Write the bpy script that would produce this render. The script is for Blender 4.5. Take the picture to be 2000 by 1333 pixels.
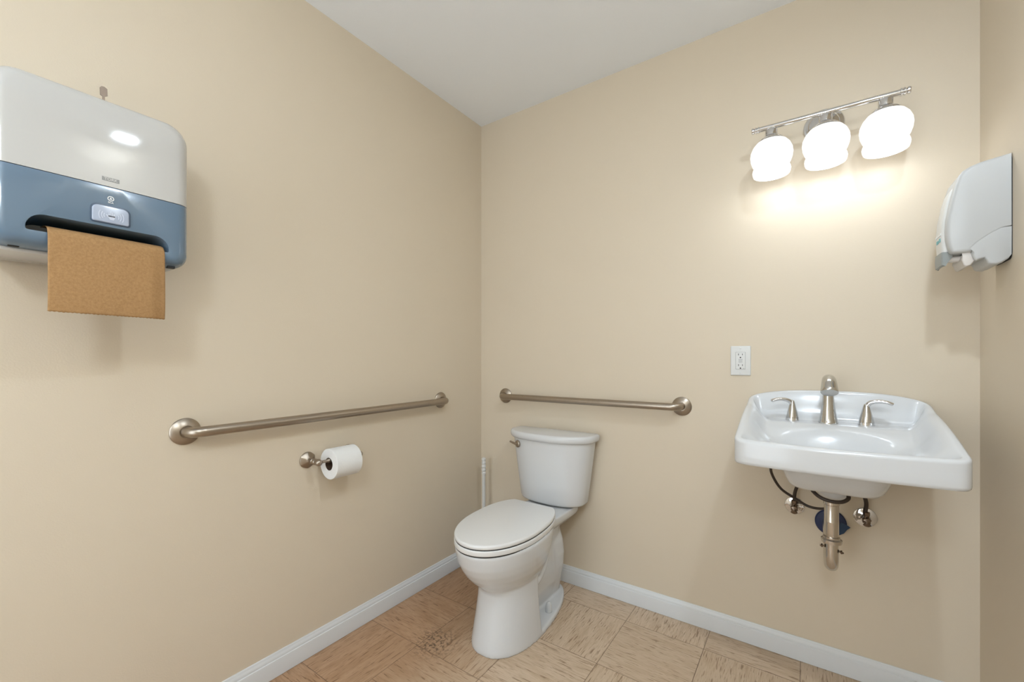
import bpy, bmesh, math, random
from math import sin, cos, pi, radians, sqrt
from mathutils import Vector, Matrix, noise

C = bpy.context.scene.collection
for o in list(bpy.data.objects):
    bpy.data.objects.remove(o, do_unlink=True)
scn = bpy.context.scene

# ------------------------------------------------------------------ camera
FPX = 826.0
TH = math.atan(573.6 / FPX)
cam_d = bpy.data.cameras.new('camera')
cam_d.sensor_fit = 'HORIZONTAL'; cam_d.sensor_width = 36
cam_d.lens = FPX / 2000 * 36
cam_d.shift_y = (702 - 666.5) / 2000
cam_d.clip_start = 0.02
cam = bpy.data.objects.new('camera', cam_d); C.objects.link(cam)
cam.location = (1.525, -1.888, 1.109)
cam.rotation_euler = (pi / 2, 0, TH)
scn.camera = cam

# ------------------------------------------------------------------ world and exposure
w = bpy.data.worlds.new('world'); scn.world = w; w.use_nodes = True
w.node_tree.nodes['Background'].inputs[0].default_value = (0.8, 0.85, 0.9, 1)
w.node_tree.nodes['Background'].inputs[1].default_value = 0.1
scn.view_settings.view_transform = 'Standard'
scn.view_settings.look = 'None'
scn.view_settings.gamma = 1
scn.view_settings.use_curve_mapping = False
scn.view_settings.exposure = 0.14

# light levels (watts for lamps, strength for glowing surfaces)
CEIL_A_W, GLOBE_EMIT, BULB_W, FILL_EMIT = 9.0, 46.0, 0.32, 3.2
CEIL_COL = (0.76, 0.88, 1.0)
BULB_COL = (0.84, 0.91, 1.0)
SHADE_EMIT = 0.62

# ------------------------------------------------------------------ materials
def new_mat(name):
    m = bpy.data.materials.new(name); m.use_nodes = True
    return m, m.node_tree, m.node_tree.nodes['Principled BSDF']

def simple(name, col, rough=0.5, metal=0.0, coat=0.0, spec=0.5, bump=0.0, bscale=300, var=0.0, vscale=6, aniso=0.0):
    m, nt, b = new_mat(name)
    b.inputs['Base Color'].default_value = (*col, 1)
    b.inputs['Roughness'].default_value = rough
    b.inputs['Metallic'].default_value = metal
    b.inputs['Coat Weight'].default_value = coat
    b.inputs['Coat Roughness'].default_value = 0.05
    b.inputs['Specular IOR Level'].default_value = spec
    b.inputs['Anisotropic'].default_value = aniso
    tc = nt.nodes.new('ShaderNodeTexCoord')
    if bump:
        n = nt.nodes.new('ShaderNodeTexNoise'); n.inputs['Scale'].default_value = bscale; n.inputs['Detail'].default_value = 3
        bp = nt.nodes.new('ShaderNodeBump'); bp.inputs['Strength'].default_value = bump; bp.inputs['Distance'].default_value = 0.002
        nt.links.new(tc.outputs['Object'], n.inputs['Vector'])
        nt.links.new(n.outputs[0], bp.inputs['Height']); nt.links.new(bp.outputs[0], b.inputs['Normal'])
    if var:
        n = nt.nodes.new('ShaderNodeTexNoise'); n.inputs['Scale'].default_value = vscale; n.inputs['Detail'].default_value = 4
        r = nt.nodes.new('ShaderNodeMixRGB')
        r.inputs[1].default_value = (*[c * (1 - var) for c in col], 1); r.inputs[2].default_value = (*[min(1, c * (1 + var)) for c in col], 1)
        nt.links.new(tc.outputs['Object'], n.inputs['Vector'])
        nt.links.new(n.outputs[0], r.inputs[0]); nt.links.new(r.outputs[0], b.inputs['Base Color'])
    return m

M = {}
M['wall'] = simple('wall_paint', (0.68, 0.590, 0.463), 0.45, spec=0.25, bump=0.12, bscale=260, var=0.015, vscale=3)
M['ceiling'] = simple('ceiling_paint', (0.89, 0.92, 0.965), 0.9, spec=0.1, bump=0.15, bscale=200)
M['trim'] = simple('trim_paint', (0.70, 0.715, 0.725), 0.35, var=0.02, vscale=12)
M['ceramic'] = simple('vitreous_china', (0.665, 0.675, 0.685), 0.17, coat=0.15)
M['seat'] = simple('seat_plastic', (0.78, 0.78, 0.775), 0.28, coat=0.2)
M['dark_gap'] = simple('gap_shade_and_plate', (0.03, 0.03, 0.03), 0.7)  # near-black shade for the toilet gaps, also the soap mounting plate
M['chrome'] = simple('chrome', (0.70, 0.70, 0.71), 0.06, metal=1.0)
M['satin_chrome'] = simple('satin_chrome', (0.60, 0.595, 0.58), 0.15, metal=1.0)
M['nickel'] = simple('brushed_nickel', (0.40, 0.345, 0.285), 0.34, metal=1.0, var=0.06, vscale=90, bump=0.05, bscale=500)
M['tube_metal'] = simple('drain_metal', (0.62, 0.58, 0.53), 0.2, metal=1.0, var=0.12, vscale=30)
M['bronze'] = simple('dark_brass', (0.16, 0.12, 0.09), 0.25, metal=1.0)
M['hose'] = simple('braided_hose', (0.035, 0.022, 0.014), 0.45)
M['white_plastic'] = simple('white_plastic', (0.53, 0.52, 0.50), 0.045)
M['cool_plastic'] = simple('cool_white_plastic', (0.52, 0.525, 0.52), 0.35)
M['pale_plastic'] = simple('pale_plastic', (0.68, 0.68, 0.66), 0.3)
M['grey_plastic'] = simple('grey_plastic', (0.28, 0.30, 0.29), 0.4)
M['milky'] = simple('milky_plastic', (0.66, 0.62, 0.58), 0.35)
M['icon'] = simple('icon_print', (0.56, 0.60, 0.70), 0.4)
M['logo_grey'] = simple('logo_grey', (0.27, 0.27, 0.26), 0.5)
M['logo_white'] = simple('logo_white', (0.78, 0.80, 0.80), 0.4)
M['button'] = simple('sensor_window', (0.38, 0.43, 0.54), 0.2, coat=0.3)
M['black'] = simple('black_slot', (0.01, 0.01, 0.01), 0.6)
M['teal'] = simple('teal_print', (0.16, 0.42, 0.44), 0.5)
M['tissue'] = simple('tissue_paper', (0.80, 0.80, 0.79), 0.95, bump=0.3, bscale=350)
M['cardboard'] = simple('cardboard_core', (0.10, 0.06, 0.035), 0.95)
M['blue'] = simple('blue_tape', (0.006, 0.018, 0.08), 0.35, var=0.2, vscale=40)
M['room_white'] = simple('fixture_white', (0.8, 0.8, 0.8), 0.5)

def kraft():
    m, nt, b = new_mat('kraft_paper')
    tc = nt.nodes.new('ShaderNodeTexCoord')
    n = nt.nodes.new('ShaderNodeTexNoise'); n.inputs['Scale'].default_value = 190; n.inputs['Detail'].default_value = 6; n.inputs['Roughness'].default_value = 0.7
    r = nt.nodes.new('ShaderNodeValToRGB')
    r.color_ramp.elements[0].position = 0.3; r.color_ramp.elements[0].color = (0.33, 0.188, 0.082, 1)
    r.color_ramp.elements[1].position = 0.7; r.color_ramp.elements[1].color = (0.45, 0.268, 0.124, 1)
    nt.links.new(tc.outputs['Object'], n.inputs['Vector']); nt.links.new(n.outputs[0], r.inputs[0]); nt.links.new(r.outputs[0], b.inputs['Base Color'])
    b.inputs['Roughness'].default_value = 0.9; b.inputs['Specular IOR Level'].default_value = 0.15
    bp = nt.nodes.new('ShaderNodeBump'); bp.inputs['Strength'].default_value = 0.25; bp.inputs['Distance'].default_value = 0.001
    nt.links.new(n.outputs[0], bp.inputs['Height']); nt.links.new(bp.outputs[0], b.inputs['Normal'])
    return m
M['kraft'] = kraft()

def blue_plastic():
    m, nt, b = new_mat('smoky_blue_plastic')
    b.inputs['Base Color'].default_value = (0.165, 0.255, 0.36, 1)
    b.inputs['Roughness'].default_value = 0.16
    b.inputs['Coat Weight'].default_value = 0.4
    b.inputs['Subsurface Weight'].default_value = 0.15
    b.inputs['Subsurface Radius'].default_value = (0.01, 0.015, 0.02)
    tc = nt.nodes.new('ShaderNodeTexCoord')
    n = nt.nodes.new('ShaderNodeTexNoise'); n.inputs['Scale'].default_value = 5; n.inputs['Detail'].default_value = 1
    r = nt.nodes.new('ShaderNodeMixRGB')
    r.inputs[1].default_value = (0.105, 0.165, 0.24, 1); r.inputs[2].default_value = (0.145, 0.215, 0.29, 1)
    nt.links.new(tc.outputs['Object'], n.inputs['Vector']); nt.links.new(n.outputs[0], r.inputs[0]); nt.links.new(r.outputs[0], b.inputs['Base Color'])
    return m
M['blue_plastic'] = blue_plastic()

def glow(name, col, strength, rough=0.3):
    m, nt, b = new_mat(name)
    b.inputs['Base Color'].default_value = (0.85, 0.85, 0.83, 1)
    b.inputs['Roughness'].default_value = rough
    b.inputs['Emission Color'].default_value = (*col, 1)
    b.inputs['Emission Strength'].default_value = strength
    return m
M['shade_glass'] = glow('frosted_glass_shade', (0.97, 0.985, 1.0), SHADE_EMIT, 0.15)
M['bulb'] = glow('bulb_glass', BULB_COL, 8.0)
M['diffuser'] = glow('ceiling_diffuser', (0.9, 0.95, 1.0), 30.0)

def floor_mat():
    m, nt, b = new_mat('parquet_look_vinyl_tiles')
    N, L = nt.nodes, nt.links
    tc = N.new('ShaderNodeTexCoord')
    def math_(op, a, bb=None, c=None):
        n = N.new('ShaderNodeMath'); n.operation = op
        for i, v in enumerate((a, bb, c)):
            if v is None: continue
            if isinstance(v, (int, float)): n.inputs[i].default_value = v
            else: L.new(v, n.inputs[i])
        return n.outputs[0]
    def mix(f, a, c, bt='MIX'):
        n = N.new('ShaderNodeMixRGB'); n.blend_type = bt
        for i, v in enumerate((f, a, c)):
            if isinstance(v, (int, float)): n.inputs[i].default_value = v
            elif isinstance(v, tuple): n.inputs[i].default_value = v
            else: L.new(v, n.inputs[i])
        return n.outputs[0]
    def ramp(v, lo, hi):
        n = N.new('ShaderNodeMapRange'); n.clamp = True; n.interpolation_type = 'SMOOTHSTEP'
        n.inputs['From Min'].default_value = lo; n.inputs['From Max'].default_value = hi
        L.new(v, n.inputs['Value']); return n.outputs['Result']
    sp = N.new('ShaderNodeSeparateXYZ'); L.new(tc.outputs['Object'], sp.inputs[0])
    T = 0.3048
    u = math_('DIVIDE', math_('ADD', sp.outputs[0], -0.290 + 10 * T), T)
    v = math_('DIVIDE', math_('ADD', sp.outputs[1], 0.142 + 20 * T), T)
    iu, iv = math_('FLOOR', u), math_('FLOOR', v)
    fu, fv = math_('FRACT', u), math_('FRACT', v)
    par = math_('MODULO', math_('ADD', math_('ADD', iu, iv), 1), 2)
    # coordinates along / across the grain, swapped on every other tile
    along = N.new('ShaderNodeMix'); along.data_type = 'FLOAT'
    L.new(par, along.inputs['Factor']); L.new(u, along.inputs['A']); L.new(v, along.inputs['B'])
    across = N.new('ShaderNodeMix'); across.data_type = 'FLOAT'
    L.new(par, across.inputs['Factor']); L.new(v, across.inputs['A']); L.new(u, across.inputs['B'])
    tid = math_('ADD', math_('MULTIPLY', iu, 3.17), math_('MULTIPLY', iv, 7.31))
    def streaks(sa, sc, off):
        c = N.new('ShaderNodeCombineXYZ')
        L.new(math_('MULTIPLY', along.outputs['Result'], sa), c.inputs[0])
        L.new(math_('MULTIPLY', across.outputs['Result'], sc), c.inputs[1])
        L.new(math_('ADD', tid, off), c.inputs[2])
        n = N.new('ShaderNodeTexNoise'); n.inputs['Scale'].default_value = 1; n.inputs['Detail'].default_value = 2; n.inputs['Roughness'].default_value = 0.55
        n.inputs['Distortion'].default_value = 0.12
        L.new(c.outputs[0], n.inputs['Vector']); return n.outputs[0]
    s1 = streaks(5.5, 62.0, 0.0)
    s2 = streaks(3.0, 44.0, 40.0)
    s4 = streaks(8.0, 110.0, 120.0)
    s3 = streaks(2.0, 9.0, 80.0)
    wn = N.new('ShaderNodeTexWhiteNoise'); wn.noise_dimensions = '1D'; L.new(tid, wn.inputs['W'])
    base = mix(wn.outputs['Value'], (0.60, 0.465, 0.335, 1), (0.67, 0.525, 0.385, 1))
    base = mix(math_('MULTIPLY', ramp(s3, 0.4, 0.7), 0.5), base, (0.50, 0.365, 0.24, 1))
    base = mix(math_('MULTIPLY', ramp(s2, 0.52, 0.68), 0.45), base, (0.42, 0.29, 0.18, 1))
    base = mix(math_('MULTIPLY', ramp(s4, 0.50, 0.68), 0.40), base, (0.40, 0.27, 0.165, 1))
    col = mix(math_('MULTIPLY', ramp(s1, 0.585, 0.67), 0.72), base, (0.22, 0.13, 0.07, 1))
    # browner tint towards the left wall, scuffed dirt next to the toilet foot
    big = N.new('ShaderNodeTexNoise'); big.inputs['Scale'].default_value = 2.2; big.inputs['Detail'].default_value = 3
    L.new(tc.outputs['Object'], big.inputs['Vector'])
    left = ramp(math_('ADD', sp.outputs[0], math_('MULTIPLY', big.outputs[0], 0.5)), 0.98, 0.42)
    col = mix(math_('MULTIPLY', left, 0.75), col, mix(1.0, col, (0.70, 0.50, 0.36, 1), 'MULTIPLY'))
    d = N.new('ShaderNodeVectorMath'); d.operation = 'DISTANCE'; L.new(tc.outputs['Object'], d.inputs[0]); d.inputs[1].default_value = (0.335, -0.70, 0)
    fine = N.new('ShaderNodeTexNoise'); fine.inputs['Scale'].default_value = 85; fine.inputs['Detail'].default_value = 4
    L.new(tc.outputs['Object'], fine.inputs['Vector'])
    spot = math_('MULTIPLY', ramp(d.outputs['Value'], 0.13, 0.01), ramp(fine.outputs[0], 0.47, 0.62))
    col = mix(math_('MULTIPLY', spot, 0.85), col, (0.07, 0.04, 0.025, 1))
    specks = math_('MULTIPLY', ramp(fine.outputs[0], 0.72, 0.76), ramp(s3, 0.5, 0.6))
    col = mix(math_('MULTIPLY', specks, 0.8), col, (0.08, 0.045, 0.03, 1))
    # seams
    du = math_('MINIMUM', fu, math_('SUBTRACT', 1, fu)); dv = math_('MINIMUM', fv, math_('SUBTRACT', 1, fv))
    dd = math_('MINIMUM', du, dv)
    seam = ramp(dd, 0.0055, 0.0015)
    col = mix(math_('MULTIPLY', seam, math_('ADD', 0.45, math_('MULTIPLY', big.outputs[0], 0.7))), col, (0.10, 0.055, 0.03, 1))
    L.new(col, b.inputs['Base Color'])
    b.inputs['Roughness'].default_value = 0.42; b.inputs['Specular IOR Level'].default_value = 0.35
    bp = N.new('ShaderNodeBump'); bp.inputs['Strength'].default_value = 0.2; bp.inputs['Distance'].default_value = 0.001
    L.new(math_('SUBTRACT', 1, seam), bp.inputs['Height']); L.new(bp.outputs[0], b.inputs['Normal'])
    return m
M['floor'] = floor_mat()

# ------------------------------------------------------------------ helpers
def obj(name, bm, mat, parent=None, smooth=35, kind=None, label=None):
    bmesh.ops.recalc_face_normals(bm, faces=bm.faces[:])
    me = bpy.data.meshes.new(name); bm.to_mesh(me); bm.free()
    if smooth:
        for p in me.polygons: p.use_smooth = True
        if smooth < 180: me.set_sharp_from_angle(angle=radians(smooth))
    me.materials.append(M[mat] if isinstance(mat, str) else mat)
    o = bpy.data.objects.new(name, me); C.objects.link(o)
    if parent is not None:
        o.parent = parent
        o.matrix_parent_inverse = Matrix.Translation(-Vector(parent_loc(parent)))
    if kind: o['kind'] = kind
    if label: o['label'] = label
    return o

def parent_loc(p):
    v = Vector((0, 0, 0))
    while p is not None:
        v += p.location
        if p.parent is not None: v += p.matrix_parent_inverse.to_translation()
        p = p.parent
    return v

def thing(name, label, cat, loc, group=None):
    o = bpy.data.objects.new(name, None); C.objects.link(o)
    o.empty_display_size = 0.05
    o.location = loc; o['label'] = label; o['category'] = cat
    if group: o['group'] = group
    return o

def merge(bm, other):
    me = bpy.data.meshes.new('tmp'); other.to_mesh(me); other.free(); bm.from_mesh(me); bpy.data.meshes.remove(me)
    return bm

def loft(rings, cap0=True, cap1=True, closed=True, bm=None):
    bm = bm or bmesh.new()
    vs = [[bm.verts.new(p) for p in r] for r in rings]
    n = len(vs[0])
    for a, b in zip(vs[:-1], vs[1:]):
        for i in range(n if closed else n - 1):
            j = (i + 1) % n
            try: bm.faces.new((a[i], a[j], b[j], b[i]))
            except ValueError: pass
    if cap0: bm.faces.new(vs[0][::-1])
    if cap1: bm.faces.new(vs[-1])
    return bm

def tube(path, r, seg=20, bm=None, cap=True):
    pts = [Vector(p) for p in path]
    n = len(pts)
    rad = r if isinstance(r, (list, tuple)) else [r] * n
    rings = []; up = None
    for i, p in enumerate(pts):
        t = (pts[min(i + 1, n - 1)] - pts[max(i - 1, 0)]).normalized()
        if up is None:
            up = Vector((0, 0, 1)) if abs(t.z) < 0.9 else Vector((1, 0, 0))
        a = (up - t * up.dot(t)).normalized(); b = t.cross(a); up = a
        rings.append([p + (a * cos(2 * pi * k / seg) + b * sin(2 * pi * k / seg)) * rad[i] for k in range(seg)])
    return loft(rings, cap, cap, bm=bm)

def spline(pts, n=8):
    P = [Vector(p) for p in pts]; out = []
    for i in range(len(P) - 1):
        p0, p1, p2, p3 = P[max(i - 1, 0)], P[i], P[i + 1], P[min(i + 2, len(P) - 1)]
        for k in range(n):
            t = k / n
            out.append(0.5 * ((2 * p1) + (p2 - p0) * t + (2 * p0 - 5 * p1 + 4 * p2 - p3) * t * t + (3 * p1 - p0 - 3 * p2 + p3) * t ** 3))
    out.append(P[-1]); return out

def frame(axis):
    ax = Vector(axis).normalized()
    u = Vector((0, 0, 1)) if abs(ax.z) < 0.9 else Vector((1, 0, 0))
    a = (u - ax * u.dot(ax)).normalized(); b = ax.cross(a)
    return ax, a, b

def lathe(prof, origin, axis=(0, 0, 1), seg=48, bm=None, fn=None, cap=True):
    """prof: list of (r, h) along axis from origin"""
    ax, a, b = frame(axis); o = Vector(origin); rings = []
    for r, h in prof:
        ring = []
        for k in range(seg):
            t = 2 * pi * k / seg
            rr = max(r, 1e-5) * (fn(t, h) if fn else 1)
            ring.append(o + ax * h + (a * cos(t) + b * sin(t)) * rr)
        rings.append(ring)
    return loft(rings, cap, cap, bm=bm)

def rrect(w, h, r, n=8):
    """rounded rectangle, centred, list of (x,y)"""
    r = min(r, w / 2 - 1e-5, h / 2 - 1e-5); out = []
    for cx, cy, a0 in ((w/2-r, h/2-r, 0), (-w/2+r, h/2-r, 90), (-w/2+r, -h/2+r, 180), (w/2-r, -h/2+r, 270)):
        for k in range(n + 1):
            t = radians(a0 + 90 * k / n); out.append((cx + r * cos(t), cy + r * sin(t)))
    return out

def rbox(c, s, bev=0.003, seg=3, bm=None):
    b2 = bmesh.new(); bmesh.ops.create_cube(b2, size=1)
    for v in b2.verts: v.co = Vector((v.co.x * s[0], v.co.y * s[1], v.co.z * s[2])) + Vector(c)
    if bev: bmesh.ops.bevel(b2, geom=b2.edges[:], offset=bev, segments=seg, profile=0.5, affect='EDGES')
    return merge(bm, b2) if bm else b2

def slab(outline, o, ax_u, ax_v, ax_n, depth, edge=0.0, eseg=3):
    """extrude 2D outline (u,v) along n from 0 to depth, front edge rounded by insetting toward the centroid"""
    o, U, V, Nn = Vector(o), Vector(ax_u), Vector(ax_v), Vector(ax_n)
    cu = sum(p[0] for p in outline) / len(outline); cv = sum(p[1] for p in outline) / len(outline)
    su = max(abs(p[0] - cu) for p in outline); sv = max(abs(p[1] - cv) for p in outline)
    rings = []
    def ring(h, ins):
        return [o + U * (cu + (p[0] - cu) * (1 - ins / su)) + V * (cv + (p[1] - cv) * (1 - ins / sv)) + Nn * h for p in outline]
    rings.append(ring(0, 0)); 
    if edge:
        for k in range(eseg + 1):
            t = pi / 2 * k / eseg
            rings.append(ring(depth - edge + edge * sin(t), edge * (1 - cos(t))))
    else: rings.append(ring(depth, 0))
    return loft(rings)

def apply_mods(o):
    dg = bpy.context.evaluated_depsgraph_get(); dg.update()
    me = bpy.data.meshes.new_from_object(o.evaluated_get(dg))
    o.modifiers.clear(); old = o.data; o.data = me; bpy.data.meshes.remove(old)
    for p in o.data.polygons: p.use_smooth = True

def text_bm(s, size, o, U, V, Nn, depth=0.0004, bold=0.0):
    cu = bpy.data.curves.new('t', 'FONT'); cu.body = s; cu.size = size; cu.align_x = 'CENTER'; cu.align_y = 'CENTER'
    cu.extrude = depth; cu.offset = bold
    to = bpy.data.objects.new('t', cu); C.objects.link(to)
    dg = bpy.context.evaluated_depsgraph_get(); dg.update()
    me = bpy.data.meshes.new_from_object(to.evaluated_get(dg))
    bm = bmesh.new(); bm.from_mesh(me)
    bpy.data.objects.remove(to); bpy.data.curves.remove(cu); bpy.data.meshes.remove(me)
    o, U, V, Nn = Vector(o), Vector(U), Vector(V), Vector(Nn)
    for v in bm.verts: v.co = o + U * v.co.x + V * v.co.y + Nn * v.co.z
    return bm

def structure(name, lo, hi, mat):
    c = [(a + b) / 2 for a, b in zip(lo, hi)]; s = [b - a for a, b in zip(lo, hi)]
    return obj(name, rbox(c, s, 0), mat, smooth=0, kind='structure')

# ------------------------------------------------------------------ room shell
RX, RY, RZ = 1.965, -3.20, 2.44
structure('floor', (-0.1, RY - 0.1, -0.1), (RX + 0.1, 0.1, 0), 'floor')
structure('ceiling', (-0.1, RY - 0.1, RZ), (RX + 0.1, 0.1, RZ + 0.1), 'ceiling')
structure('wall_left', (-0.1, RY - 0.1, 0), (0, 0.1, RZ), 'wall')
structure('wall_back', (0, 0, 0), (RX, 0.1, RZ), 'wall')
structure('wall_right', (RX, RY - 0.1, 0), (RX + 0.1, 0.1, RZ), 'wall')
structure('wall_front', (0, RY - 0.1, 0), (RX, RY, RZ), 'wall')

BP = [(0, 0.0015), (0.0125, 0.0015), (0.0125, 0.058), (0.0118, 0.0605), (0.0092, 0.062), (0.0092, 0.066), (0.0085, 0.071), (0.0062, 0.0745), (0.005, 0.078), (0.0048, 0.081), (0.0035, 0.083), (0, 0.083)]
def baseboard(name, a, b, n):
    a, b, n = Vector(a), Vector(b), Vector(n)
    rings = [[p + n * q[0] + Vector((0, 0, q[1])) for q in BP] for p in (a, b)]
    o = obj(name, loft(rings), 'trim', smooth=30, kind='structure'); return o
baseboard('baseboard_left', (0, 0, 0), (0, RY, 0), (1, 0, 0))
baseboard('baseboard_back', (0.0125, 0, 0), (RX, 0, 0), (0, -1, 0))
baseboard('baseboard_right', (RX, -0.0125, 0), (RX, RY, 0), (-1, 0, 0))

# unseen door with a glowing pane, added behind the camera as fill light
d1 = obj('fill_door_1', rbox((0.62, RY + 0.012, 1.03), (1.00, 0.024, 2.06), 0.003), 'trim', kind='structure')
obj('fill_pane', slab(rrect(0.84, 1.84, 0.01), (0.62, RY + 0.022, 1.05), (1, 0, 0), (0, 0, 1), (0, 1, 0), 0.006, 0.001), glow('fill_glow', (0.80, 0.90, 1.0), FILL_EMIT), d1)

# ------------------------------------------------------------------ ceiling light and added globe (out of frame)
def ceiling_light(x, y, size, drop, watts, label, emit):
    t = thing('ceiling_light', label, 'ceiling light', (x, y, RZ))
    obj('housing', rbox((x, y, RZ - drop / 2 + 0.002), (size + 0.03, size + 0.03, drop - 0.004), 0.004), 'room_white', t)
    mm = M['diffuser'] if emit == 1 else M['diffuser_b']
    obj('diffuser', slab(rrect(size, size, 0.01), (x, y, RZ - drop), (1, 0, 0), (0, 1, 0), (0, 0, -1), 0.004, 0.002), mm, t)
    ld = bpy.data.lights.new('ceiling_lamp', 'AREA'); ld.shape = 'SQUARE'; ld.size = size; ld.energy = watts; ld.color = CEIL_COL
    lo = bpy.data.objects.new('ceiling_lamp', ld); C.objects.link(lo); lo.parent = t; lo.location = (0, 0, -drop - 0.012)
ceiling_light(1.80, -1.215, 0.075, 0.08, CEIL_A_W, 'small square ceiling light hanging low near the right wall', 1)
GX, GY, GZ = 1.60, -2.45, 2.02  # unseen globe, added behind the camera to light the room
gl = thing('added_globe_light', 'added round white globe light, unseen behind the camera', 'added light', (GX, GY, RZ))
obj('canopy', lathe([(0.06, 0), (0.06, -0.012), (0.02, -0.02), (0, -0.02)], (GX, GY, RZ), seg=32), 'room_white', gl)
obj('stem', tube([(GX, GY, RZ - 0.01), (GX, GY, GZ + 0.10)], 0.008, 12), 'chrome', gl)
gb = bmesh.new(); bmesh.ops.create_icosphere(gb, subdivisions=3, radius=0.12, matrix=Matrix.Translation((GX, GY, GZ)))
obj('globe', gb, glow('added_globe_glow', CEIL_COL, GLOBE_EMIT), gl, smooth=180)

# ------------------------------------------------------------------ toilet
TX = 0.531
toilet = thing('toilet', 'white ceramic two-piece toilet with closed seat, standing in the corner', 'toilet', (TX, -0.35, 0))
def lean(d): return 0.058 * (d - 0.62)
def egg(z, db, dc, df, w, nf=2.0, nb=2.6, n=72, lean_k=0.0):
    """plan outline about the toilet axis. d = distance from the back wall"""
    out = []
    for k in range(n):
        t = 2 * pi * k / n; c, s = cos(t), sin(t)
        e = nf if s >= 0 else nb
        x = w * math.copysign(abs(c) ** (2 / e), c)
        y = (df - dc if s >= 0 else dc - db) * math.copysign(abs(s) ** (2 / e), s)
        out.append(Vector((TX + x + lean_k * lean(dc + y), -(dc + y), z)))
    return out
def sect(rows, **kw): return loft([egg(*r, **kw) for r in rows])

bowl = bmesh.new()
# front pedestal rising into the bowl:  z, back, centre, front, half width
merge(bowl, sect([(0.0, .422, .437, .6565, .128), (0.015, .422, .437, .6560, .1278), (0.06, .424, .438, .646, .1235), (0.12, .426, .44, .632, .1175), (0.18, .426, .44, .621, .1130),
                  (0.212, .425, .44, .618, .112), (0.26, .43, .44, .63, .112)], nb=5.0, nf=2.28))
merge(bowl, sect([(0.205, .40, .44, .560, .060), (0.212, .36, .44, .610, .100), (0.232, .33, .44, .632, .117), (0.250, .31, .44, .652, .127), (0.270, .29, .45, .676, .138), (0.295, .27, .46, .700, .149), (0.325, .255, .47, .722, .158), (0.355, .24, .475, .738, .1645), (0.385, .23, .48, .746, .168), (0.405, .23, .485, .7505, .1695), (0.415, .233, .485, .746, .1665)], nb=2.25, lean_k=1.0))
# foot flange
merge(bowl, sect([(0.0, .060, .43, .656, .1275), (0.013, .060, .43, .656, .1275), (0.021, .065, .43, .651, .1225)], nf=2.3, nb=1.85))
# recessed web behind the pedestal
merge(bowl, sect([(0.0, .12, .30, .50, .036), (0.03, .12, .30, .50, .040), (0.10, .13, .30, .50, .056), (0.16, .13, .30, .50, .060), (0.25, .13, .30, .50, .060), (0.37, .13, .30, .50, .062)], nf=5, nb=5))
# trapway column at the rear
merge(bowl, sect([(0.0, .095, .155, .215, .034), (0.045, .098, .155, .215, .045), (0.10, .10, .155, .215, .056), (0.16, .10, .16, .22, .069), (0.215, .10, .165, .23, .0735), (0.27, .10, .17, .245, .067), (0.31, .10, .18, .26, .053), (0.36, .10, .19, .30, .045)], nf=3.2, nb=2.8))
# crescent ridge of the trapway under the bowl
for s in (-1, 1):
    merge(bowl, tube(spline([(TX + s * 0.078, -0.52, 0.205), (TX + s * 0.080, -0.46, 0.200), (TX + s * 0.078, -0.40, 0.203), (TX + s * 0.074, -0.35, 0.232), (TX + s * 0.072, -0.32, 0.275), (TX + s * 0.070, -0.30, 0.34)], 6), 0.024, 14))
# deck under the tank
TX = 0.519
merge(bowl, sect([(0.330, .10, .19, .33, .060), (0.355, .06, .18, .34, .088), (0.380, .035, .17, .34, .112), (0.394, .03, .17, .34, .118), (0.410, .03, .17, .34, .118), (0.416, .034, .17, .34, .116)], nf=9, nb=9))
TX = 0.531
bo = obj('bowl', bowl, 'ceramic', toilet, smooth=180)
rm = bo.modifiers.new('r', 'REMESH'); rm.mode = 'VOXEL'; rm.voxel_size = 0.0038
sm = bo.modifiers.new('s', 'SMOOTH'); sm.factor = 0.5; sm.iterations = 5
apply_mods(bo)

def hinge_egg(z, grow=0.0, db=0.252, df=0.7535, w=0.1665):
    """seat outline with a straight hinge end"""
    pts = []
    n = 140; dc = 0.49
    for k in range(n):
        t = 2 * pi * k / n; c, s = cos(t), sin(t)
        if s >= 0: x = w * math.copysign(abs(c) ** (2 / 2.05), c); y = (df - dc) * abs(s) ** (2 / 2.05)
        else:
            x = w * math.copysign(abs(c) ** (2 / 2.5), c); y = -0.275 * abs(s) ** (2 / 2.5)
        d = dc + y
        d = 0.5 * (d + db + sqrt((d - db) ** 2 + 0.005 ** 2))
        L = sqrt(x * x + (d - dc) ** 2) or 1
        pts.append(Vector((TX + lean(d) + x + grow * x / L, -(d + grow * (d - dc) / L), z)))
    return pts
def plate(z0, z1, r, g=0.0):
    rings = [hinge_egg(z0, g - r), hinge_egg(z0 + r * 0.3, g - r * 0.3), hinge_egg(z0 + r, g)]
    for k in range(5):
        t = pi / 2 * k / 4
        rings.append(hinge_egg(z1 - r + r * sin(t), g - r * (1 - cos(t))))
    return loft(rings)
obj('seat_gap_shade', loft([hinge_egg(0.412, -0.004), hinge_egg(0.444, -0.004)]), 'dark_gap', toilet, label='dark shadow gap between bowl, seat and lid')  # dark sheet whose colour stands for shade between the parts
obj('seat', plate(0.4162, 0.4366, 0.0045), 'seat', toilet, smooth=180)
lid = plate(0.4388, 0.4560, 0.007, -0.001)
obj('seat_lid', lid, 'seat', toilet, smooth=60)
for s in (-1, 1):
    obj('hinge', rbox((TX - 0.022 + s * 0.070, -0.243, 0.430), (0.045, 0.03, 0.024), 0.006), 'seat', toilet)
    obj('bolt_cap', lathe([(0.0145, 0), (0.0145, 0.005), (0.0130, 0.024), (0.0105, 0.036), (0.006, 0.042), (0.0, 0.0435)], (TX + s * 0.084, -0.300, 0.020), seg=28), 'ceramic', toilet, smooth=180)

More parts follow.
